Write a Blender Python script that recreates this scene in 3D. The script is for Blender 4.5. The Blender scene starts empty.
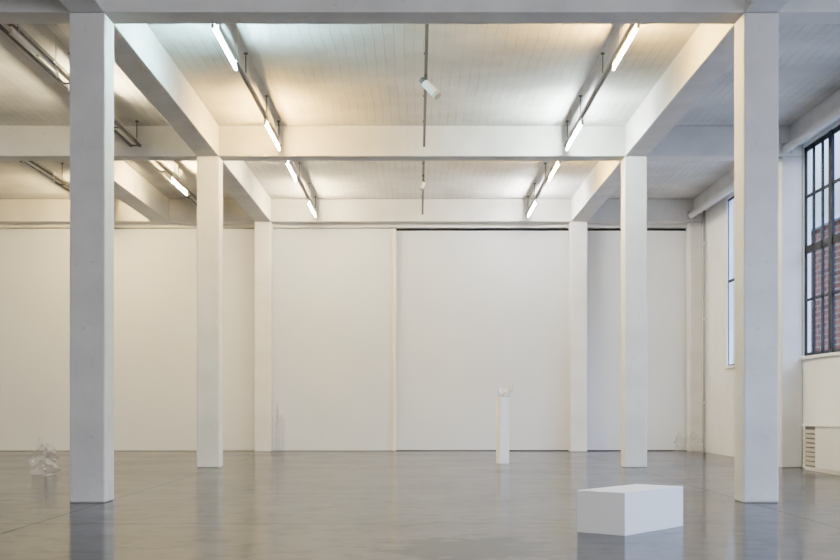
import bpy, bmesh, math, random
from mathutils import Vector, Matrix, noise
random.seed(4)
C = bpy.context.scene.collection
PI = math.pi

# ---------------------------------------------------------------- materials
def newmat(name):
    m = bpy.data.materials.new(name); m.use_nodes = True
    nt = m.node_tree
    return m, nt, nt.nodes['Principled BSDF']

def paint(name, col, rough=0.6, var=0.06, scale=1.2, bump=0.15, bscale=18, planks=None, chips=0.0):
    m, nt, b = newmat(name)
    N = nt.nodes.new; L = nt.links.new
    tc = N('ShaderNodeTexCoord')
    n1 = N('ShaderNodeTexNoise'); n1.inputs['Scale'].default_value = scale; n1.inputs['Detail'].default_value = 6
    L(tc.outputs['Object'], n1.inputs['Vector'])
    r = N('ShaderNodeMapRange'); r.inputs['From Min'].default_value = .3; r.inputs['From Max'].default_value = .7
    r.inputs['To Min'].default_value = 1 - var; r.inputs['To Max'].default_value = 1 + var * .5
    L(n1.outputs['Fac'], r.inputs['Value'])
    mul = N('ShaderNodeVectorMath'); mul.operation = 'SCALE'; mul.inputs[0].default_value = col
    L(r.outputs['Result'], mul.inputs['Scale'])
    colout = mul.outputs['Vector']
    if chips:
        nc = N('ShaderNodeTexNoise'); nc.inputs['Scale'].default_value = 9; nc.inputs['Detail'].default_value = 4
        L(tc.outputs['Object'], nc.inputs['Vector'])
        rc = N('ShaderNodeMapRange'); rc.inputs['From Min'].default_value = .67; rc.inputs['From Max'].default_value = .72
        rc.inputs['To Min'].default_value = 1; rc.inputs['To Max'].default_value = 1 - chips
        L(nc.outputs['Fac'], rc.inputs['Value'])
        sc = N('ShaderNodeVectorMath'); sc.operation = 'SCALE'; L(colout, sc.inputs[0]); L(rc.outputs['Result'], sc.inputs['Scale']); colout = sc.outputs['Vector']
    n2 = N('ShaderNodeTexNoise'); n2.inputs['Scale'].default_value = bscale; n2.inputs['Detail'].default_value = 5
    L(tc.outputs['Object'], n2.inputs['Vector'])
    hgt = n2.outputs['Fac']
    if planks:
        mp = N('ShaderNodeMapping'); mp.inputs['Rotation'].default_value = planks.get('rot', (0, 0, 0))
        # wander the board lines a little
        nw = N('ShaderNodeTexNoise'); nw.inputs['Scale'].default_value = .9; L(tc.outputs['Object'], nw.inputs['Vector'])
        ws = N('ShaderNodeVectorMath'); ws.operation = 'MULTIPLY_ADD'; ws.inputs[1].default_value = (.10, .10, 0)
        L(nw.outputs['Color'], ws.inputs[0]); L(tc.outputs['Object'], ws.inputs[2])
        L(ws.outputs['Vector'], mp.inputs['Vector'])
        br = N('ShaderNodeTexBrick')
        br.inputs['Scale'].default_value = 1.0
        br.inputs['Brick Width'].default_value = planks['w']; br.inputs['Row Height'].default_value = planks['h']
        br.inputs['Mortar Size'].default_value = planks['m']; br.inputs['Mortar Smooth'].default_value = .3
        br.inputs['Color1'].default_value = (1, 1, 1, 1); v = planks.get('v', .94)
        br.inputs['Color2'].default_value = (v, v, v, 1)
        mm = planks.get('mc', .6); br.inputs['Mortar'].default_value = (mm, mm, mm, 1)
        L(mp.outputs['Vector'], br.inputs['Vector'])
        # board lines fade in and out across the slab
        nf = N('ShaderNodeTexNoise'); nf.inputs['Scale'].default_value = .8; nf.inputs['Detail'].default_value = 3; L(tc.outputs['Object'], nf.inputs['Vector'])
        fr = N('ShaderNodeMapRange'); fr.inputs['From Min'].default_value = .38; fr.inputs['From Max'].default_value = .58; fr.inputs['To Min'].default_value = .2; fr.inputs['To Max'].default_value = 1
        L(nf.outputs['Fac'], fr.inputs['Value'])
        fm = N('ShaderNodeMix'); fm.data_type = 'RGBA'; L(fr.outputs['Result'], fm.inputs['Factor'])
        fm.inputs['A'].default_value = (.97, .97, .97, 1); L(br.outputs['Color'], fm.inputs['B'])
        mx = N('ShaderNodeVectorMath'); mx.operation = 'MULTIPLY'
        L(colout, mx.inputs[0]); L(fm.outputs['Result'], mx.inputs[1]); colout = mx.outputs['Vector']
        ad = N('ShaderNodeMath'); ad.operation = 'MULTIPLY_ADD'; ad.inputs[1].default_value = .25
        L(n2.outputs['Fac'], ad.inputs[0]); L(br.outputs['Color'], ad.inputs[2]); hgt = ad.outputs[0]
    L(colout, b.inputs['Base Color'])
    b.inputs['Roughness'].default_value = rough
    if bump:
        bp = N('ShaderNodeBump'); bp.inputs['Strength'].default_value = bump; bp.inputs['Distance'].default_value = .01
        L(hgt, bp.inputs['Height']); L(bp.outputs['Normal'], b.inputs['Normal'])
    return m

def plain(name, col, rough=.5, metal=0.0, spec=.5):
    m, nt, b = newmat(name)
    N = nt.nodes.new; L = nt.links.new
    n = N('ShaderNodeTexNoise'); n.inputs['Scale'].default_value = 9
    r = N('ShaderNodeMapRange'); r.inputs['To Min'].default_value = .93; r.inputs['To Max'].default_value = 1.05
    L(n.outputs['Fac'], r.inputs['Value'])
    s = N('ShaderNodeVectorMath'); s.operation = 'SCALE'; s.inputs[0].default_value = col
    L(r.outputs['Result'], s.inputs['Scale']); L(s.outputs['Vector'], b.inputs['Base Color'])
    b.inputs['Roughness'].default_value = rough; b.inputs['Metallic'].default_value = metal
    b.inputs['Specular IOR Level'].default_value = spec
    return m

def emis(name, col, s):
    m, nt, b = newmat(name)
    b.inputs['Base Color'].default_value = (*[min(1, c) for c in col], 1)
    b.inputs['Emission Color'].default_value = (*col, 1); b.inputs['Emission Strength'].default_value = s
    return m

def film(name, glass=.5, white=.1, shine=.2, dcol=(.9, .9, .92, 1)):
    """thin clear film: see-through, a little refracting, shiny at grazing angles, milky in places"""
    m, nt, b = newmat(name)
    N = nt.nodes.new; L = nt.links.new
    out = nt.nodes['Material Output']
    tr = N('ShaderNodeBsdfTransparent'); tr.inputs['Color'].default_value = (.975, .98, .985, 1)
    gl = N('ShaderNodeBsdfRefraction'); gl.inputs['Roughness'].default_value = .03; gl.inputs['IOR'].default_value = 1.08
    df = N('ShaderNodeBsdfDiffuse'); df.inputs['Color'].default_value = dcol
    tl = N('ShaderNodeBsdfTranslucent'); tl.inputs['Color'].default_value = dcol
    dd = N('ShaderNodeMixShader'); dd.inputs[0].default_value = .3; L(df.outputs[0], dd.inputs[1]); L(tl.outputs[0], dd.inputs[2])
    n = N('ShaderNodeTexNoise'); n.inputs['Scale'].default_value = 11
    r = N('ShaderNodeMapRange'); r.inputs['From Min'].default_value = .4; r.inputs['From Max'].default_value = .7
    r.inputs['To Min'].default_value = white * .5; r.inputs['To Max'].default_value = min(1, white * 1.7)
    L(n.outputs['Fac'], r.inputs['Value'])
    m0 = N('ShaderNodeMixShader'); m0.inputs[0].default_value = glass; L(tr.outputs[0], m0.inputs[1]); L(gl.outputs[0], m0.inputs[2])
    m1 = N('ShaderNodeMixShader'); L(r.outputs['Result'], m1.inputs[0]); L(m0.outputs[0], m1.inputs[1]); L(dd.outputs[0], m1.inputs[2])
    gs = N('ShaderNodeBsdfGlossy'); gs.inputs['Roughness'].default_value = .08
    lw = N('ShaderNodeLayerWeight'); lw.inputs['Blend'].default_value = .4
    sh = N('ShaderNodeMath'); sh.operation = 'MULTIPLY_ADD'; sh.inputs[1].default_value = shine * 2; sh.inputs[2].default_value = shine * .4
    L(lw.outputs['Fresnel'], sh.inputs[0])
    m2 = N('ShaderNodeMixShader'); L(sh.outputs[0], m2.inputs[0]); L(m1.outputs[0], m2.inputs[1]); L(gs.outputs[0], m2.inputs[2])
    L(m2.outputs[0], out.inputs['Surface'])
    return m

def glass_mat():
    m, nt, b = newmat('window_glass')
    N = nt.nodes.new; L = nt.links.new
    out = nt.nodes['Material Output']
    tr = N('ShaderNodeBsdfTransparent'); tr.inputs['Color'].default_value = (.90, .94, .97, 1)
    gl = N('ShaderNodeBsdfGlossy'); gl.inputs['Roughness'].default_value = .03
    n = N('ShaderNodeTexNoise'); n.inputs['Scale'].default_value = .6
    r = N('ShaderNodeMapRange'); r.inputs['To Min'].default_value = .02; r.inputs['To Max'].default_value = .05
    L(n.outputs['Fac'], r.inputs['Value'])
    mx = N('ShaderNodeMixShader'); L(r.outputs['Result'], mx.inputs[0]); L(tr.outputs[0], mx.inputs[1]); L(gl.outputs[0], mx.inputs[2])
    L(mx.outputs[0], out.inputs['Surface'])
    return m

def floor_mat():
    m, nt, b = newmat('painted_concrete_floor')
    N = nt.nodes.new; L = nt.links.new
    out = nt.nodes['Material Output']
    tc = N('ShaderNodeTexCoord')
    n1 = N('ShaderNodeTexNoise'); n1.inputs['Scale'].default_value = .6; n1.inputs['Detail'].default_value = 5; n1.inputs['Roughness'].default_value = .55
    L(tc.outputs['Object'], n1.inputs['Vector'])
    cr = N('ShaderNodeValToRGB')
    cr.color_ramp.elements[0].position = .3; cr.color_ramp.elements[0].color = (.046, .046, .054, 1)
    cr.color_ramp.elements[1].position = .7; cr.color_ramp.elements[1].color = (.084, .083, .093, 1)
    L(n1.outputs['Fac'], cr.inputs['Fac'])
    br = N('ShaderNodeTexBrick'); br.offset = 0
    br.inputs['Scale'].default_value = 1; br.inputs['Brick Width'].default_value = 7.4; br.inputs['Row Height'].default_value = 3.7
    br.inputs['Mortar Size'].default_value = .011; br.inputs['Mortar Smooth'].default_value = .2
    br.inputs['Color1'].default_value = (1, 1, 1, 1); br.inputs['Color2'].default_value = (.86, .86, .86, 1); br.inputs['Mortar'].default_value = (.55, .55, .55, 1)
    mp = N('ShaderNodeMapping'); mp.inputs['Location'].default_value = (3.6, .4, 0)
    L(tc.outputs['Object'], mp.inputs['Vector']); L(mp.outputs['Vector'], br.inputs['Vector'])
    mx = N('ShaderNodeVectorMath'); mx.operation = 'MULTIPLY'; L(cr.outputs['Color'], mx.inputs[0]); L(br.outputs['Color'], mx.inputs[1])
    L(mx.outputs['Vector'], b.inputs['Base Color'])
    n2 = N('ShaderNodeTexNoise'); n2.inputs['Scale'].default_value = .6; n2.inputs['Detail'].default_value = 2
    L(tc.outputs['Object'], n2.inputs['Vector'])
    rr = N('ShaderNodeMapRange'); rr.inputs['From Min'].default_value = .35; rr.inputs['From Max'].default_value = .65
    rr.inputs['To Min'].default_value = .11; rr.inputs['To Max'].default_value = .19
    L(n2.outputs['Fac'], rr.inputs['Value']); L(rr.outputs['Result'], b.inputs['Roughness'])
    b.inputs['Specular IOR Level'].default_value = .36
    n4 = N('ShaderNodeTexNoise'); n4.inputs['Scale'].default_value = .8; n4.inputs['Detail'].default_value = 1
    L(tc.outputs['Object'], n4.inputs['Vector'])
    bp = N('ShaderNodeBump'); bp.inputs['Strength'].default_value = .05; bp.inputs['Distance'].default_value = .01
    L(n4.outputs['Fac'], bp.inputs['Height']); L(bp.outputs['Normal'], b.inputs['Normal'])
    # worn matt patch, scuffs and joints lose the paint gloss
    sp = N('ShaderNodeMapping'); sp.inputs['Location'].default_value = (-.4, -8.85, 0)
    L(tc.outputs['Object'], sp.inputs['Vector'])
    sc = N('ShaderNodeVectorMath'); sc.operation = 'MULTIPLY'; sc.inputs[1].default_value = (.85, .8, 0); L(sp.outputs['Vector'], sc.inputs[0])
    nz = N('ShaderNodeTexNoise'); nz.inputs['Scale'].default_value = 3.5; nz.inputs['Detail'].default_value = 9; nz.inputs['Roughness'].default_value = .75; L(tc.outputs['Object'], nz.inputs['Vector'])
    ln = N('ShaderNodeVectorMath'); ln.operation = 'LENGTH'; L(sc.outputs['Vector'], ln.inputs[0])
    aa = N('ShaderNodeMath'); aa.operation = 'MULTIPLY_ADD'; aa.inputs[1].default_value = 2.2; L(nz.outputs['Fac'], aa.inputs[0]); L(ln.outputs['Value'], aa.inputs[2])
    pr = N('ShaderNodeMapRange'); pr.inputs['From Min'].default_value = 1.6; pr.inputs['From Max'].default_value = 2.0; pr.inputs['To Min'].default_value = .48; pr.inputs['To Max'].default_value = 0
    L(aa.outputs[0], pr.inputs['Value'])
    n5 = N('ShaderNodeTexNoise'); n5.inputs['Scale'].default_value = 4; n5.inputs['Detail'].default_value = 9; n5.inputs['Roughness'].default_value = .7
    L(tc.outputs['Object'], n5.inputs['Vector'])
    sr = N('ShaderNodeMapRange'); sr.inputs['From Min'].default_value = .48; sr.inputs['From Max'].default_value = .74; sr.inputs['To Min'].default_value = .28; sr.inputs['To Max'].default_value = .5
    L(n5.outputs['Fac'], sr.inputs['Value'])
    jf = N('ShaderNodeMath'); jf.operation = 'MULTIPLY'; jf.inputs[1].default_value = .68; L(br.outputs['Fac'], jf.inputs[0])
    a1 = N('ShaderNodeMath'); a1.operation = 'MAXIMUM'; L(pr.outputs['Result'], a1.inputs[0]); L(sr.outputs['Result'], a1.inputs[1])
    a2 = N('ShaderNodeMath'); a2.operation = 'MAXIMUM'; L(a1.outputs[0], a2.inputs[0]); L(jf.outputs[0], a2.inputs[1])
    df = N('ShaderNodeBsdfDiffuse'); df.inputs['Color'].default_value = (.062, .062, .07, 1)
    mxs = N('ShaderNodeMixShader'); L(a2.outputs[0], mxs.inputs[0]); L(b.outputs[0], mxs.inputs[1]); L(df.outputs[0], mxs.inputs[2])
    L(mxs.outputs[0], out.inputs['Surface'])
    return m

def brick_mat():
    m, nt, b = newmat('red_brick')
    N = nt.nodes.new; L = nt.links.new
    tc = N('ShaderNodeTexCoord')
    sp = N('ShaderNodeSeparateXYZ'); cb = N('ShaderNodeCombineXYZ')
    L(tc.outputs['Object'], sp.inputs[0])
    ad = N('ShaderNodeMath'); L(sp.outputs['X'], ad.inputs[0]); L(sp.outputs['Y'], ad.inputs[1])
    L(ad.outputs[0], cb.inputs['X']); L(sp.outputs['Z'], cb.inputs['Y'])
    br = N('ShaderNodeTexBrick'); br.inputs['Scale'].default_value = 1
    br.inputs['Brick Width'].default_value = .6; br.inputs['Row Height'].default_value = .2; br.inputs['Mortar Size'].default_value = .026
    br.inputs['Color1'].default_value = (.115, .040, .025, 1); br.inputs['Color2'].default_value = (.055, .021, .015, 1); br.inputs['Mortar'].default_value = (.13, .095, .08, 1)
    L(cb.outputs[0], br.inputs['Vector']); L(br.outputs['Color'], b.inputs['Base Color'])
    b.inputs['Roughness'].default_value = .9; b.inputs['Specular IOR Level'].default_value = .05
    return m

M = {}
M['white'] = paint('white_painted_concrete', (.765, .755, .745), .55, .12, 1.8, .5, 12, chips=.13)
M['beam'] = paint('white_painted_beam', (.77, .755, .73), .6, .14, 1.5, .5, 10, chips=.15)
M['ceil'] = paint('board_marked_ceiling', (.75, .735, .71), .65, .24, .9, .5, 12, planks=dict(w=3.1, h=.14, m=.0055, v=.93, mc=.62, rot=(0, 0, PI / 2)))
M['wall'] = paint('matt_white_wall', (.72, .75, .805), .7, .05, .5, .08, 9)
M['wall2'] = paint('right_wall_paint', (.75, .76, .78), .65, .10, .8, .2, 10, chips=.08)
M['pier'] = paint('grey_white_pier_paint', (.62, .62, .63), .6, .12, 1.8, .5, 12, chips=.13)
M['floor'] = floor_mat()
M['dark'] = plain('gap_shade', (.03, .03, .03), .8)
M['steel'] = plain('dark_window_steel', (.016, .021, .032), .6, 0, .2)
M['rail'] = plain('grey_track_metal', (.10, .10, .10), .45, .3)
M['batten'] = plain('white_enamel', (.78, .78, .77), .4)
M['cap'] = plain('lamp_holder', (.5, .5, .5), .5)
M['plinth'] = paint('white_plinth_paint', (.96, .96, .96), .5, .01, 1.5, .02, 30)
M['pipe'] = plain('grey_pipe', (.25, .25, .25), .5)
M['tan'] = plain('pale_cream_trim', (.90, .84, .68), .6)
M['heater'] = plain('pale_grey_heater_paint', (.70, .69, .66), .5)
M['beige'] = plain('grey_beige_vent_paint', (.50, .46, .39), .5)
M['vent'] = plain('grey_vent', (.20, .18, .16), .6)
M['glass'] = glass_mat()
M['film'] = film('clear_plastic_film', .15, .12, .19, (.98, .98, 1, 1))
M['film_faint'] = film('very_clear_plastic_film', .15, .12, .16, (.98, .98, 1, 1))
M['film2'] = film('white_crumpled_film', .1, 1.0, .15, (.84, .85, .88, 1))
M['brick'] = brick_mat()
M['asphalt'] = paint('outside_ground', (.2, .2, .2), .9)
M['roofc'] = plain('zinc_roof_edge', (.3, .33, .36), .6)
M['darkglass'] = plain('dark_window_glass', (.03, .035, .045), .1)
WARM = (1.0, .63, .16); COOL = (.50, .96, 1.0); NEUT = (1.0, .81, .44); SOFT = (1.0, .97, .91); PALE = (.86, 1.0, .95)
TS = 800
M['tube_warm'] = emis('warm_tube', WARM, TS * 1.2)
M['tube_left'] = emis('warm_left_tube', (1.0, .71, .28), TS * 1.45)
M['tube_cool'] = emis('cool_tube', COOL, TS * 1.25)
M['tube_pale'] = emis('pale_tube', PALE, TS)
M['tube_neut'] = emis('neutral_tube', NEUT, TS)
M['tube_soft'] = emis('soft_white_tube', SOFT, TS)
M['tube_off'] = plain('unlit_tube', (.6, .6, .6), .3)

# ---------------------------------------------------------------- mesh helpers
def box(bm, x0, x1, y0, y1, z0, z1):
    vs = [bm.verts.new(p) for p in ((x0,y0,z0),(x1,y0,z0),(x1,y1,z0),(x0,y1,z0),(x0,y0,z1),(x1,y0,z1),(x1,y1,z1),(x0,y1,z1))]
    for f in ((3,2,1,0),(4,5,6,7),(0,1,5,4),(1,2,6,5),(2,3,7,6),(3,0,4,7)):
        bm.faces.new([vs[i] for i in f])
def tube(bm, p0, p1, r, n=14, r2=None):
    p0, p1 = Vector(p0), Vector(p1); d = p1 - p0
    q = d.to_track_quat('Z', 'Y').to_matrix().to_4x4()
    bmesh.ops.create_cone(bm, cap_ends=True, segments=n, radius1=r, radius2=r if r2 is None else r2, depth=d.length,
                          matrix=Matrix.Translation((p0 + p1) / 2) @ q)
def obj(name, bm, mat, parent=None, bevel=0, smooth=False, origin=None, seg=2):
    if origin is not None:
        bmesh.ops.translate(bm, verts=bm.verts, vec=-Vector(origin))
    if bevel:
        bmesh.ops.bevel(bm, geom=bm.edges[:], offset=bevel, segments=seg, affect='EDGES', profile=.5)
    bmesh.ops.recalc_face_normals(bm, faces=bm.faces)
    me = bpy.data.meshes.new(name); bm.to_mesh(me); bm.free()
    if smooth:
        for p in me.polygons: p.use_smooth = True
    me.materials.append(mat)
    o = bpy.data.objects.new(name, me); C.objects.link(o)
    if origin is not None: o.location = origin
    if parent: o.parent = parent
    return o
def tag(o, label, cat, group=None):
    o['label'] = label; o['category'] = cat
    if group: o['group'] = group
    return o
def struct(o, label=None):
    o['kind'] = 'structure'
    if label: o['label'] = label
    return o
def thing(name, label, cat, loc, rotz=0, group=None):
    o = bpy.data.objects.new(name, None); C.objects.link(o); o.empty_display_size = .1
    o.location = loc; o.rotation_euler = (0, 0, rotz)
    return tag(o, label, cat, group)
NB = bmesh.new

# ---------------------------------------------------------------- room layout (metres)
Y1, Y2, Y3, CW = 13.0, 20.475, 27.7, .41
ZB, ZC = 5.6, 6.15
LX0, LX1 = -3.98, -3.575
RX0, RX1 = 3.72, 4.12
XL, XR, XO, YF, YB = -16.0, 6.92, 7.06, -8.0, 28.15

bm = NB(); box(bm, XL-.2, XO, YF-.2, 28.8, -.2, 0); struct(obj('floor', bm, M['floor']))
bm = NB(); box(bm, XL-.2, XO, YF-.2, 28.8, ZC, ZC+.25); struct(obj('ceiling', bm, M['ceil']))
bm = NB(); box(bm, XL-.2, XL, YF-.2, 28.8, 0, ZC); struct(obj('wall_left', bm, M['wall']))
bm = NB(); box(bm, XL, XO, YF-.2, YF, 0, ZC); struct(obj('wall_front', bm, M['wall']))
bm = NB(); box(bm, XL, XO, 28.6, 28.8, 0, ZC); struct(obj('wall_back', bm, M['dark']))  # rear wall coloured near black, standing in for shade in the panel gaps
bm = NB(); box(bm, XL, XR, YB-.02, 28.4, 5.52, ZC); struct(obj('wall_back', bm, M['beam']))
bm = NB(); box(bm, XL, -.63, YB, 28.26, .012, 5.495); struct(obj('wall_back', bm, M['wall']))
bm = NB(); box(bm, -.54, XR, YB+.08, 28.32, .02, 5.455); struct(obj('wall_back', bm, M['wall']))
bm = NB(); box(bm, -.63, -.54, YB-.05, 28.3, .01, 5.495); struct(obj('trim_1', bm, M['tan'], bevel=.004))

WIN = [(20.93, 25.55), (13.45, 20.46), (5.5, 12.9), (-2.5, 4.8)]
ZS, ZT = 2.0, 5.74
bm = NB()
box(bm, XR, XO, YF, 28.6, 0, ZS); box(bm, XR, XO, YF, 28.6, ZT, ZC)
edges = [(25.55, 28.6), (20.46, 20.93), (12.9, 13.45), (4.8, 5.5), (YF, -2.5)]
for a, b_ in edges: box(bm, XR, XO, a, b_, ZS, ZT)
struct(obj('wall_right', bm, M['wall2']))
for i, (a, b_) in enumerate(WIN):
    bm = NB()
    X0, X1 = (6.945, 6.975) if i else (6.957, 6.972)
    n = max(3, round((b_ - a) / (.44 if i else 1.3))); st = (b_ - a) / n
    for k in range(n + 1):
        big = (n - k) % 4 == 3 if i else False
        w = .08 if big else (.036 if i else .01)
        y = a + k * st; y = min(max(y, a + w), b_ - w)
        box(bm, X0 - (.02 if big else 0), X1, y - w, y + w, ZS, ZT)
    for z, w in ((ZS + .03, .03), (3.0, .022), (3.9, .07), (4.85, .024), (ZT - .04, .04)) if i else ((ZS + .02, .02), (3.9, .03), (ZT - .02, .02)):
        box(bm, X0, X1 + .004, a, b_, z - w, z + w)
    wo = struct(obj('window_%d' % (i + 1), bm, M['steel']))
    bm = NB(); box(bm, 6.963, 6.967, a, b_, ZS, ZT); obj('window_pane', bm, M['glass'], wo)
    bm = NB(); box(bm, XR - .06, XR - .001, a - .02, b_ - .0, ZS - .06, ZS - .005); obj('window_sill', bm, M['batten'], wo, bevel=.008)
for j, (a, b_) in enumerate(((YF, Y1), (Y1 + CW, Y2), (Y2 + CW, Y3))):
    bm = NB(); box(bm, XR - .22, XR - .001, a + .002, b_ - .002, 5.80, ZC - .001); struct(obj('trim_%d' % (j + 2), bm, M['beam'], bevel=.006))

# ---------------------------------------------------------------- columns
COLS = [
 (LX0, LX1, Y1, 'large white square concrete column in the left foreground'),
 (LX0, LX1, Y2, 'white concrete column second in the left row, behind the foreground one'),
 (LX0, LX1, Y3, 'farthest white column of the left row, against the back wall with plastic film beside it'),
 (RX0, RX1, Y1, 'large white square concrete column in the right foreground'),
 (RX0, RX1, Y2, 'white concrete column second in the right row, between the foreground and back ones'),
 (RX0, RX1, Y3, 'farthest white column of the right row, against the back wall right of the slim plinth'),
 (6.54, 6.915, Y2, 'white column engaged in the right wall beside the dark barred window'),
 (6.62, 6.915, Y3, 'slim white column in the back right corner next to the grey pipe'),
]
for x0, x1, y, lab in COLS:
    bm = NB(); box(bm, x0, x1, y, y + CW, 0, ZB)
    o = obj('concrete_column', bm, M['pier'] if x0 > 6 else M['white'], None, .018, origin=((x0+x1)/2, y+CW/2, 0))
    tag(o, lab, 'column', 'white concrete columns')

# ---------------------------------------------------------------- beams
for y, lab in ((Y1, 'nearest white concrete cross beam spanning the two foreground columns along the top edge'),
               (Y2, 'middle white concrete cross beam spanning the second pair of columns'),
               (Y3, 'farthest white concrete cross beam above the back wall')):
    bm = NB(); box(bm, XL + .01, XR - .002, y, y + CW, ZB + .001, ZC - .001)
    tag(obj('ceiling_beam', bm, M['beam'], None, .012, origin=(0, y + CW/2, ZB)), lab, 'beam', 'white concrete ceiling beams')
LONG = [
 (LX0, LX1, YF + .01, Y1, 'white beam running forward from the top of the left foreground column'),
 (LX0, LX1, Y1 + CW, Y2, 'white sloping-away beam joining the first and second left columns'),
 (LX0, LX1, Y2 + CW, Y3, 'white beam joining the second and farthest left columns'),
 (RX0, RX1, YF + .01, Y1, 'white beam running forward from the top of the right foreground column'),
 (RX0, RX1, Y1 + CW, Y2, 'white sloping-away beam joining the first and second right columns'),
 (RX0, RX1, Y2 + CW, Y3, 'white beam joining the second and farthest right columns'),
 (-6.50, -6.05, Y2 + CW, Y3, 'short white beam in the left bay with no column under it'),
]
for x0, x1, a, b_, lab in LONG:
    bm = NB(); box(bm, x0, x1, a + .002, b_ - .002, ZB + .001, ZC - .001)
    tag(obj('ceiling_beam', bm, M['beam'], None, .012, origin=((x0+x1)/2, (a+b_)/2, ZB)), lab, 'beam', 'white concrete ceiling beams')

# ---------------------------------------------------------------- lighting rails and fluorescent fixtures
def rail(x, a, b_, lab, zr=5.74, double=False):
    t = thing('lighting_rail', lab, 'track', (x, (a + b_) / 2, zr), 0, 'ceiling lighting tracks')
    h = (b_ - a) / 2
    bm = NB(); box(bm, -.022, .022, -h, h, 0, .045); obj('rail', bm, M['rail'], t, .003)
    bm = NB(); tube(bm, (0, -h, .09), (0, h, .09), .013, 8)
    k = -h + .2
    while k < h: box(bm, -.012, .012, k - .012, k + .012, .045, .09); k += .9
    obj('conduit', bm, M['cap'], t)
    if double:
        bm = NB(); box(bm, -.17, -.14, -h, h, .0, .04)
        k = -h + .3
        while k < h: box(bm, -.15, -.02, k - .015, k + .015, .01, .03); k += 1.3
        obj('cable_duct', bm, M['rail'], t)
    for s in (-.82, -.2, .45, .93):
        bm = NB(); tube(bm, (0, s*h, .04), (0, s*h, ZC - zr), .009, 8); tube(bm, (0, s*h, ZC-zr-.02), (0, s*h, ZC-zr), .03, 12)
        obj('hanger_rod', bm, M['rail'], t)
    return t
def lamp(x, a, b_, mat, lab, zr=5.739):
    t = thing('ceiling_light', lab, 'light', (x, (a + b_) / 2, zr), 0, 'fluorescent tube lights')
    h = (b_ - a) / 2
    bm = NB(); box(bm, -.016, .016, -h, h, -.03, 0); obj('housing', bm, M['batten'], t, .004)
    for s in (-1, 1):
        bm = NB(); box(bm, -.016, .016, s*h - .022, s*h + .022, -.105, -.025); obj('lamp_holder', bm, M['cap'], t, .005)
        bm = NB(); tube(bm, (.036, s*h*.8, -.02), (.036, s*h*.8, ZC - zr), .0035, 8); box(bm, .014, .040, s*h*.8-.008, s*h*.8+.008, -.028, -.01)
        obj('suspension_wire', bm, M['cap'], t)
    bm = NB(); tube(bm, (0, -h + .023, -.085), (0, h - .023, -.085), .014, 14); obj('tube', bm, mat, t, smooth=False)
    return t
bayA = (Y1 + CW + .12, Y2 - .1); bayB = (Y2 + CW + .12, Y3 - .15)
XA, XB_, XC_ = -2.46, 2.64, .11
for x, nm in ((XA, 'left track of the centre bay'), (XB_, 'right track of the centre bay'), (XC_, 'middle track of the centre bay')):
    rail(x, *bayA, 'grey hanging lighting track, near half, ' + nm)
    rail(x, *bayB, 'grey hanging lighting track, far half, ' + nm)
rail(-4.97, *bayA, 'grey double lighting track in the left bay above the left foreground column, near half', double=True)
rail(-4.97, *bayB, 'grey double lighting track in the left bay beyond the middle cross beam', double=True)
rail(-7.38, *bayB, 'outer grey lighting track at the left edge, beyond the middle cross beam', double=True)
lamp(XA, 13.66, 15.40, M['tube_cool'], 'cool white tube light at the near end of the left centre track')
lamp(XA, 18.34, 20.20, M['tube_warm'], 'lit tube light on the left centre track just before the middle cross beam')
lamp(XA, 21.28, 22.98, M['tube_neut'], 'lit tube light on the left centre track just behind the middle cross beam')
lamp(XA, 25.46, 27.30, M['tube_neut'], 'lit tube light at the far end of the left centre track')
lamp(XB_, 13.66, 15.40, M['tube_warm'], 'lit tube light at the near end of the right centre track')
lamp(XB_, 18.34, 20.20, M['tube_pale'], 'lit tube light on the right centre track just before the middle cross beam')
lamp(XB_, 21.28, 22.98, M['tube_warm'], 'lit tube light on the right centre track just behind the middle cross beam')
lamp(XB_, 25.46, 27.30, M['tube_soft'], 'lit tube light at the far end of the right centre track')
lamp(-4.97, 13.9, 15.7, M['tube_off'], 'unlit tube light at the upper left corner of the view')
lamp(-4.97, 16.7, 18.4, M['tube_neut'], 'lit tube light in the left bay hidden behind the left foreground column')
lamp(-4.97, 22.9, 24.5, M['tube_left'], 'warm lit tube light left of the second left column')
lamp(-7.38, 21.3, 23.1, M['tube_off'], 'unlit tube light on the outer left track beyond the middle cross beam')
lamp(-7.38, 25.3, 27.1, M['tube_left'], 'warm tube light on the outer left track near the back wall')

def spot(x, y, lab, sc=1.0, dirv=(.5, -.35, -.8), drop=.25):
    t = thing('spotlight', lab, 'spotlight', (x, y, 5.739), 0, 'track spotlights')
    d = Vector(dirv).normalized()
    bm = NB(); box(bm, -.024, .024, -.11, .11, -.045, 0); tube(bm, (0, 0, -.04), (0, 0, -drop), .012, 10); obj('bracket', bm, M['rail'], t)
    p = Vector((.01, 0, -drop - .01)) + d * .06
    bm = NB(); tube(bm, p - d*.09*sc, p + d*.13*sc, .052*sc, 24); obj('lamp_head', bm, M['plinth'], t, .004, seg=1)
    bm = NB(); tube(bm, p + d*.131*sc, p + d*.175*sc, .062*sc, 24); obj('front_ring', bm, M['cap'], t, .003, seg=1)
    bm = NB(); tube(bm, p - d*.16*sc, p - d*.091*sc, .040*sc, 24); obj('heat_sink', bm, M['rail'], t)
    bm = NB(); tube(bm, p + d*.176*sc, p + d*.18*sc, .05*sc, 24); obj('lens', bm, M['pipe'], t)
spot(XC_, 16.0, 'white cylindrical spotlight hanging from the near half of the middle track', 1.1, (.62, -.3, -.72), .11)
spot(XC_, 22.9, 'small white spotlight on the middle track beyond the middle cross beam', .6, (-.3, -.2, -.9), .12)

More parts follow.
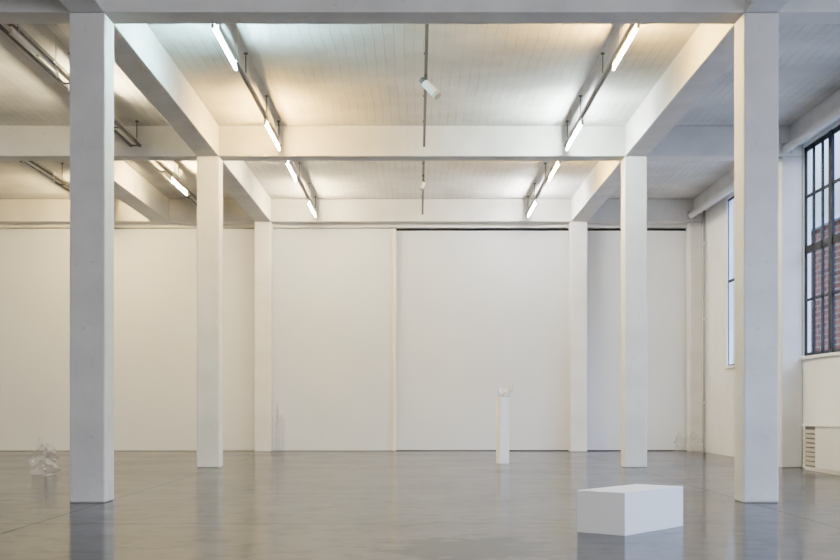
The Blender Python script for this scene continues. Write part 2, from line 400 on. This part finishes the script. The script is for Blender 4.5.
# ---------------------------------------------------------------- blind roll, pipe, heater along right wall
def blind(a, b_, lab):
    t = thing('roller_blind', lab, 'blind', (6.60, (a+b_)/2, 5.72), 0, 'rolled blinds')
    h = (b_-a)/2
    bm = NB(); tube(bm, (0, -h, 0), (0, h, 0), .075, 20); obj('fabric_roll', bm, M['batten'], t)
    for s in (-1, 1):
        bm = NB(); box(bm, -.09, .104, s*(h+.012)-.01, s*(h+.012)+.01, -.08, .1); obj('bracket', bm, M['cap'], t, .004)
blind(Y1 + CW + .1, Y2 - .08, 'white rolled blind above the dark barred window at the right edge')
blind(Y2 + CW + .08, 27.5, 'white rolled blind above the far right window')

t = thing('heating_pipe', 'grey vertical pipe in the back right corner beside the slim column', 'pipe', (6.86, 27.3, 0))
bm = NB(); tube(bm, (0, 0, 0), (0, 0, 5.79), .03, 16); obj('pipe', bm, M['pipe'], t)
for z in (1.2, 3.2, 5.0):
    bm = NB(); tube(bm, (0, 0, z-.02), (0, 0, z+.02), .04, 16); box(bm, .02, .058, -.012, .012, z-.012, z+.012); obj('pipe_clip', bm, M['cap'], t)

t = thing('heater_cabinet', 'low pale grey heater cabinet with a slatted vent end under the dark barred window', 'heater', (6.83, 18.4, 0))
bm = NB(); box(bm, -.13, .085, -1.9, .82, .06, .76); box(bm, -.10, .08, -1.9, 1.4, 0, .06); obj('body', bm, M['heater'], t, .006)
bm = NB(); box(bm, -.10, .085, .825, 1.4, .06, .76); obj('vent_recess', bm, M['vent'], t)
z = .1
bm = NB()
while z < .72:
    box(bm, -.128, -.101, .825, 1.4, z, z + .05); z += .078
obj('vent_slats', bm, M['beige'], t)
bm = NB(); box(bm, -.16, .088, -1.92, 1.43, .762, .80); obj('top_shelf', bm, M['batten'], t, .005)

# ---------------------------------------------------------------- exhibits
A = Vector((1.757, 9.67)); v2 = Vector((.683, .81))
ang = math.atan2(v2.y, v2.x)
t = thing('low_plinth', 'low white rectangular plinth lying on the floor near the right foreground column', 'plinth', (A.x, A.y, 0), ang)
bm = NB(); box(bm, 0, 1.06, 0, .478, 0, .348); obj('body', bm, M['plinth'], t, .003)
bm = NB(); box(bm, 0, 1.06, 0, .478, .3482, .367); obj('top_panel', bm, M['plinth'], t, .002)
px, py = 1.635, 22.0
t = thing('tall_plinth', 'slim tall white plinth carrying a small crumpled sculpture', 'plinth', (px, py, 0), math.radians(20))
bm = NB(); box(bm, -.094, .094, -.094, .094, 0, 1.265); obj('body', bm, M['plinth'], t, .003)
bm = NB(); box(bm, -.094, .094, -.094, .094, 1.2652, 1.283); obj('top_panel', bm, M['plinth'], t, .002)

def crushed_sheet(w, h, seed, n=26, depth=.16, freq=5.0, peaks=(), curl=.9):
    """an upright sheet crushed into sharp creases, its top edge drawn up into ragged points"""
    bm = NB(); V = []
    off = Vector((seed * 1.3, seed * 2.1, seed * .7))
    for j in range(n + 1):
        v = j / n; row = []
        for i in range(n + 1):
            u = i / n * 2 - 1
            q = Vector((u * w, v * h, 0)) * freq + off
            d1, _ = noise.voronoi(q); d2, _ = noise.voronoi(q * 1.9 + off)
            crease = (d1[1] - d1[0]) + .45 * (d2[1] - d2[0])
            top = .62
            for (pu, pa, pw) in peaks: top = max(top, .62 + pa * max(0, 1 - abs(u - pu) / pw))
            y = depth * (crease - .5) + depth * curl * math.sin(u * 3.4 + seed) * (1 - .4 * v)
            wob = noise.noise(Vector((v * 5 + seed, u * 2, 1.7)))
            x = u * w / 2 * (.74 + .26 * math.sin(PI * (v * .8 + .1)) + .3 * wob) + .16 * w * (crease - .5)
            row.append(bm.verts.new((x, y, v * h * top * (1 - .2 * crease * v))))
        V.append(row)
    for j in range(n):
        for i in range(n):
            bm.faces.new((V[j][i], V[j][i+1], V[j+1][i+1])); bm.faces.new((V[j][i], V[j+1][i+1], V[j+1][i]))
    return bm
o = obj('crumpled_plastic', crushed_sheet(.42, .64, 3, 18, .30, 6.0, ((-.6, .38, .4), (.05, .12, .3), (.65, .26, .35))), M['film'])
o.location = (-5.98, 18.4, 0)
tag(o, 'crumpled clear plastic sheet standing on the floor left of the left foreground column', 'sculpture', 'crumpled film sculptures')
o = obj('crumpled_plastic', crushed_sheet(.70, .60, 8, 18, .26, 5.0, ((-.6, .38, .4), (.45, .3, .5))), M['film_faint'])
o.location = (6.36, 26.9, 0); tag(o, 'crumpled clear plastic on the floor by the back right corner column', 'sculpture', 'crumpled film sculptures')
# small folded sheet on the plinth: sharp zigzag folds, ragged top edge, one tip rising to the right
bm = NB()
S = 1.12
xs = [S * x for x in (-.105, -.07, -.02, .03, .075, .165)]
top = [S * x for x in (.165, .135, .155, .13, .18, .24)]
dep = (-.02, -.075, .02, -.08, -.01, -.05)
rows = []
for f, (xk, zk, yo) in enumerate(((.62, 0.0, .0), (.95, .5, -.02), (1.0, 1.0, .03))):
    rows.append([bm.verts.new((x * xk + .01 * zk, d * (1.25 - .35 * zk) + yo, tp * zk)) for x, tp, d in zip(xs, top, dep)])
back = [bm.verts.new((x * .8 + .01, .075 + .03 * (i % 2), tp * (.62 + .22 * (i % 2)))) for i, (x, tp) in enumerate(zip(xs, top))]
bbot = [bm.verts.new((x * .6, .06, 0)) for x in xs]
for r0, r1 in ((rows[0], rows[1]), (rows[1], rows[2]), (back, bbot)):
    for i in range(5):
        bm.faces.new((r0[i], r0[i+1], r1[i+1])); bm.faces.new((r0[i], r1[i+1], r1[i]))
for i in range(5): bm.faces.new((rows[0][i], rows[0][i+1], bbot[i+1], bbot[i]))
mid = [bm.verts.new((x * .85, .0 + .02 * (i % 2), tp * .5)) for i, (x, tp) in enumerate(zip(xs, top))]
for r0, r1 in ((rows[2], mid), (mid, back)):
    for i in range(5):
        bm.faces.new((r0[i], r0[i+1], r1[i])); bm.faces.new((r0[i+1], r1[i+1], r1[i]))
for k in (0, 5):
    bm.faces.new((rows[0][k], rows[1][k], bbot[k])); bm.faces.new((rows[1][k], back[k], bbot[k]))
    bm.faces.new((rows[1][k], rows[2][k], mid[k])); bm.faces.new((rows[1][k], mid[k], back[k]))
o = obj('crumpled_sculpture', bm, M['film2']); o.location = (px + .01, py, 1.2835)
tag(o, 'small white crumpled sculpture with jagged points on the slim tall plinth', 'sculpture')
o = obj('plastic_strip', crushed_sheet(.24, 1.32, 5, 20, .13, 5.0, ((-.5, .38, .7), (.5, .1, .5)), .5), M['film_faint']); o.location = (LX1 + .2, 27.92, 0)
tag(o, 'tall strip of clear plastic film standing against the farthest left column', 'sculpture')

# ---------------------------------------------------------------- outside
bm = NB(); box(bm, 7.25, 80, -40, 120, -.4, -.3); struct(obj('ground', bm, M['asphalt']))
t = thing('brick_building', 'red brick building seen through the dark barred window', 'building', (17, 38, -.3))
bm = NB(); box(bm, -3.5, 3.5, -10, 5.5, 0, 7.4); obj('wall', bm, M['brick'], t)
bm = NB(); box(bm, -3.65, 3.65, -10.15, 5.65, 7.4, 7.55); obj('roof_edge', bm, M['roofc'], t)
for yy in (-8, -5):
    bm = NB(); box(bm, -3.54, -3.48, yy - .5, yy + .5, 1.9, 4.0); f = obj('window', bm, M['steel'], t)
    bm = NB(); box(bm, -3.55, -3.541, yy - .42, yy + .42, 2.0, 3.9); obj('pane', bm, M['darkglass'], f)

# ---------------------------------------------------------------- light
w = bpy.data.worlds.new('World'); bpy.context.scene.world = w; w.use_nodes = True
nt = w.node_tree; bg = nt.nodes['Background']
tc = nt.nodes.new('ShaderNodeTexCoord'); sp = nt.nodes.new('ShaderNodeSeparateXYZ'); cr = nt.nodes.new('ShaderNodeValToRGB')
nt.links.new(tc.outputs['Generated'], sp.inputs[0]); nt.links.new(sp.outputs['Z'], cr.inputs['Fac'])
cr.color_ramp.elements[0].position = 0.17; cr.color_ramp.elements[0].color = (.072, .084, .108, 1)
cr.color_ramp.elements[1].position = .5; cr.color_ramp.elements[1].color = (.56, .69, 1, 1)
nt.links.new(cr.outputs['Color'], bg.inputs['Color']); bg.inputs['Strength'].default_value = 16.5
def area(name, loc, rot, sx, sy, e, col, portal=False):
    l = bpy.data.lights.new(name, 'AREA'); l.shape = 'RECTANGLE'; l.size = sx; l.size_y = sy; l.energy = e; l.color = col
    o = bpy.data.objects.new(name, l); C.objects.link(o); o.location = loc; o.rotation_euler = rot
    if portal: l.cycles.is_portal = True
    return o
for a, b_ in WIN:
    area('window_portal', (7.07, (a + b_) / 2, (ZS + ZT) / 2), (0, PI / 2, 0), ZT - ZS, b_ - a, 1, (1, 1, 1), True)
area('front_fill_light', (2.5, -4, 5.5), (math.radians(68), 0, math.radians(10)), 9, 3, 1350, (1.0, .97, .95))  # added fill behind the camera to brighten the faces turned towards it
area('left_fill_light', (-12.5, 13, 5.9), (0, math.radians(-12), 0), 4, 14, 550, (1, .96, .89))  # added unseen fill to lift the left bay, no actual fixture

cam = bpy.data.cameras.new('Camera'); co = bpy.data.objects.new('Camera', cam); C.objects.link(co)
co.location = (0, 0, 1.1); co.rotation_euler = (PI / 2, 0, 0)
cam.sensor_width = 36; cam.lens = 1139 / 840 * 36; cam.shift_x = .0024; cam.shift_y = .1506
cam.clip_end = 300
bpy.context.scene.camera = co
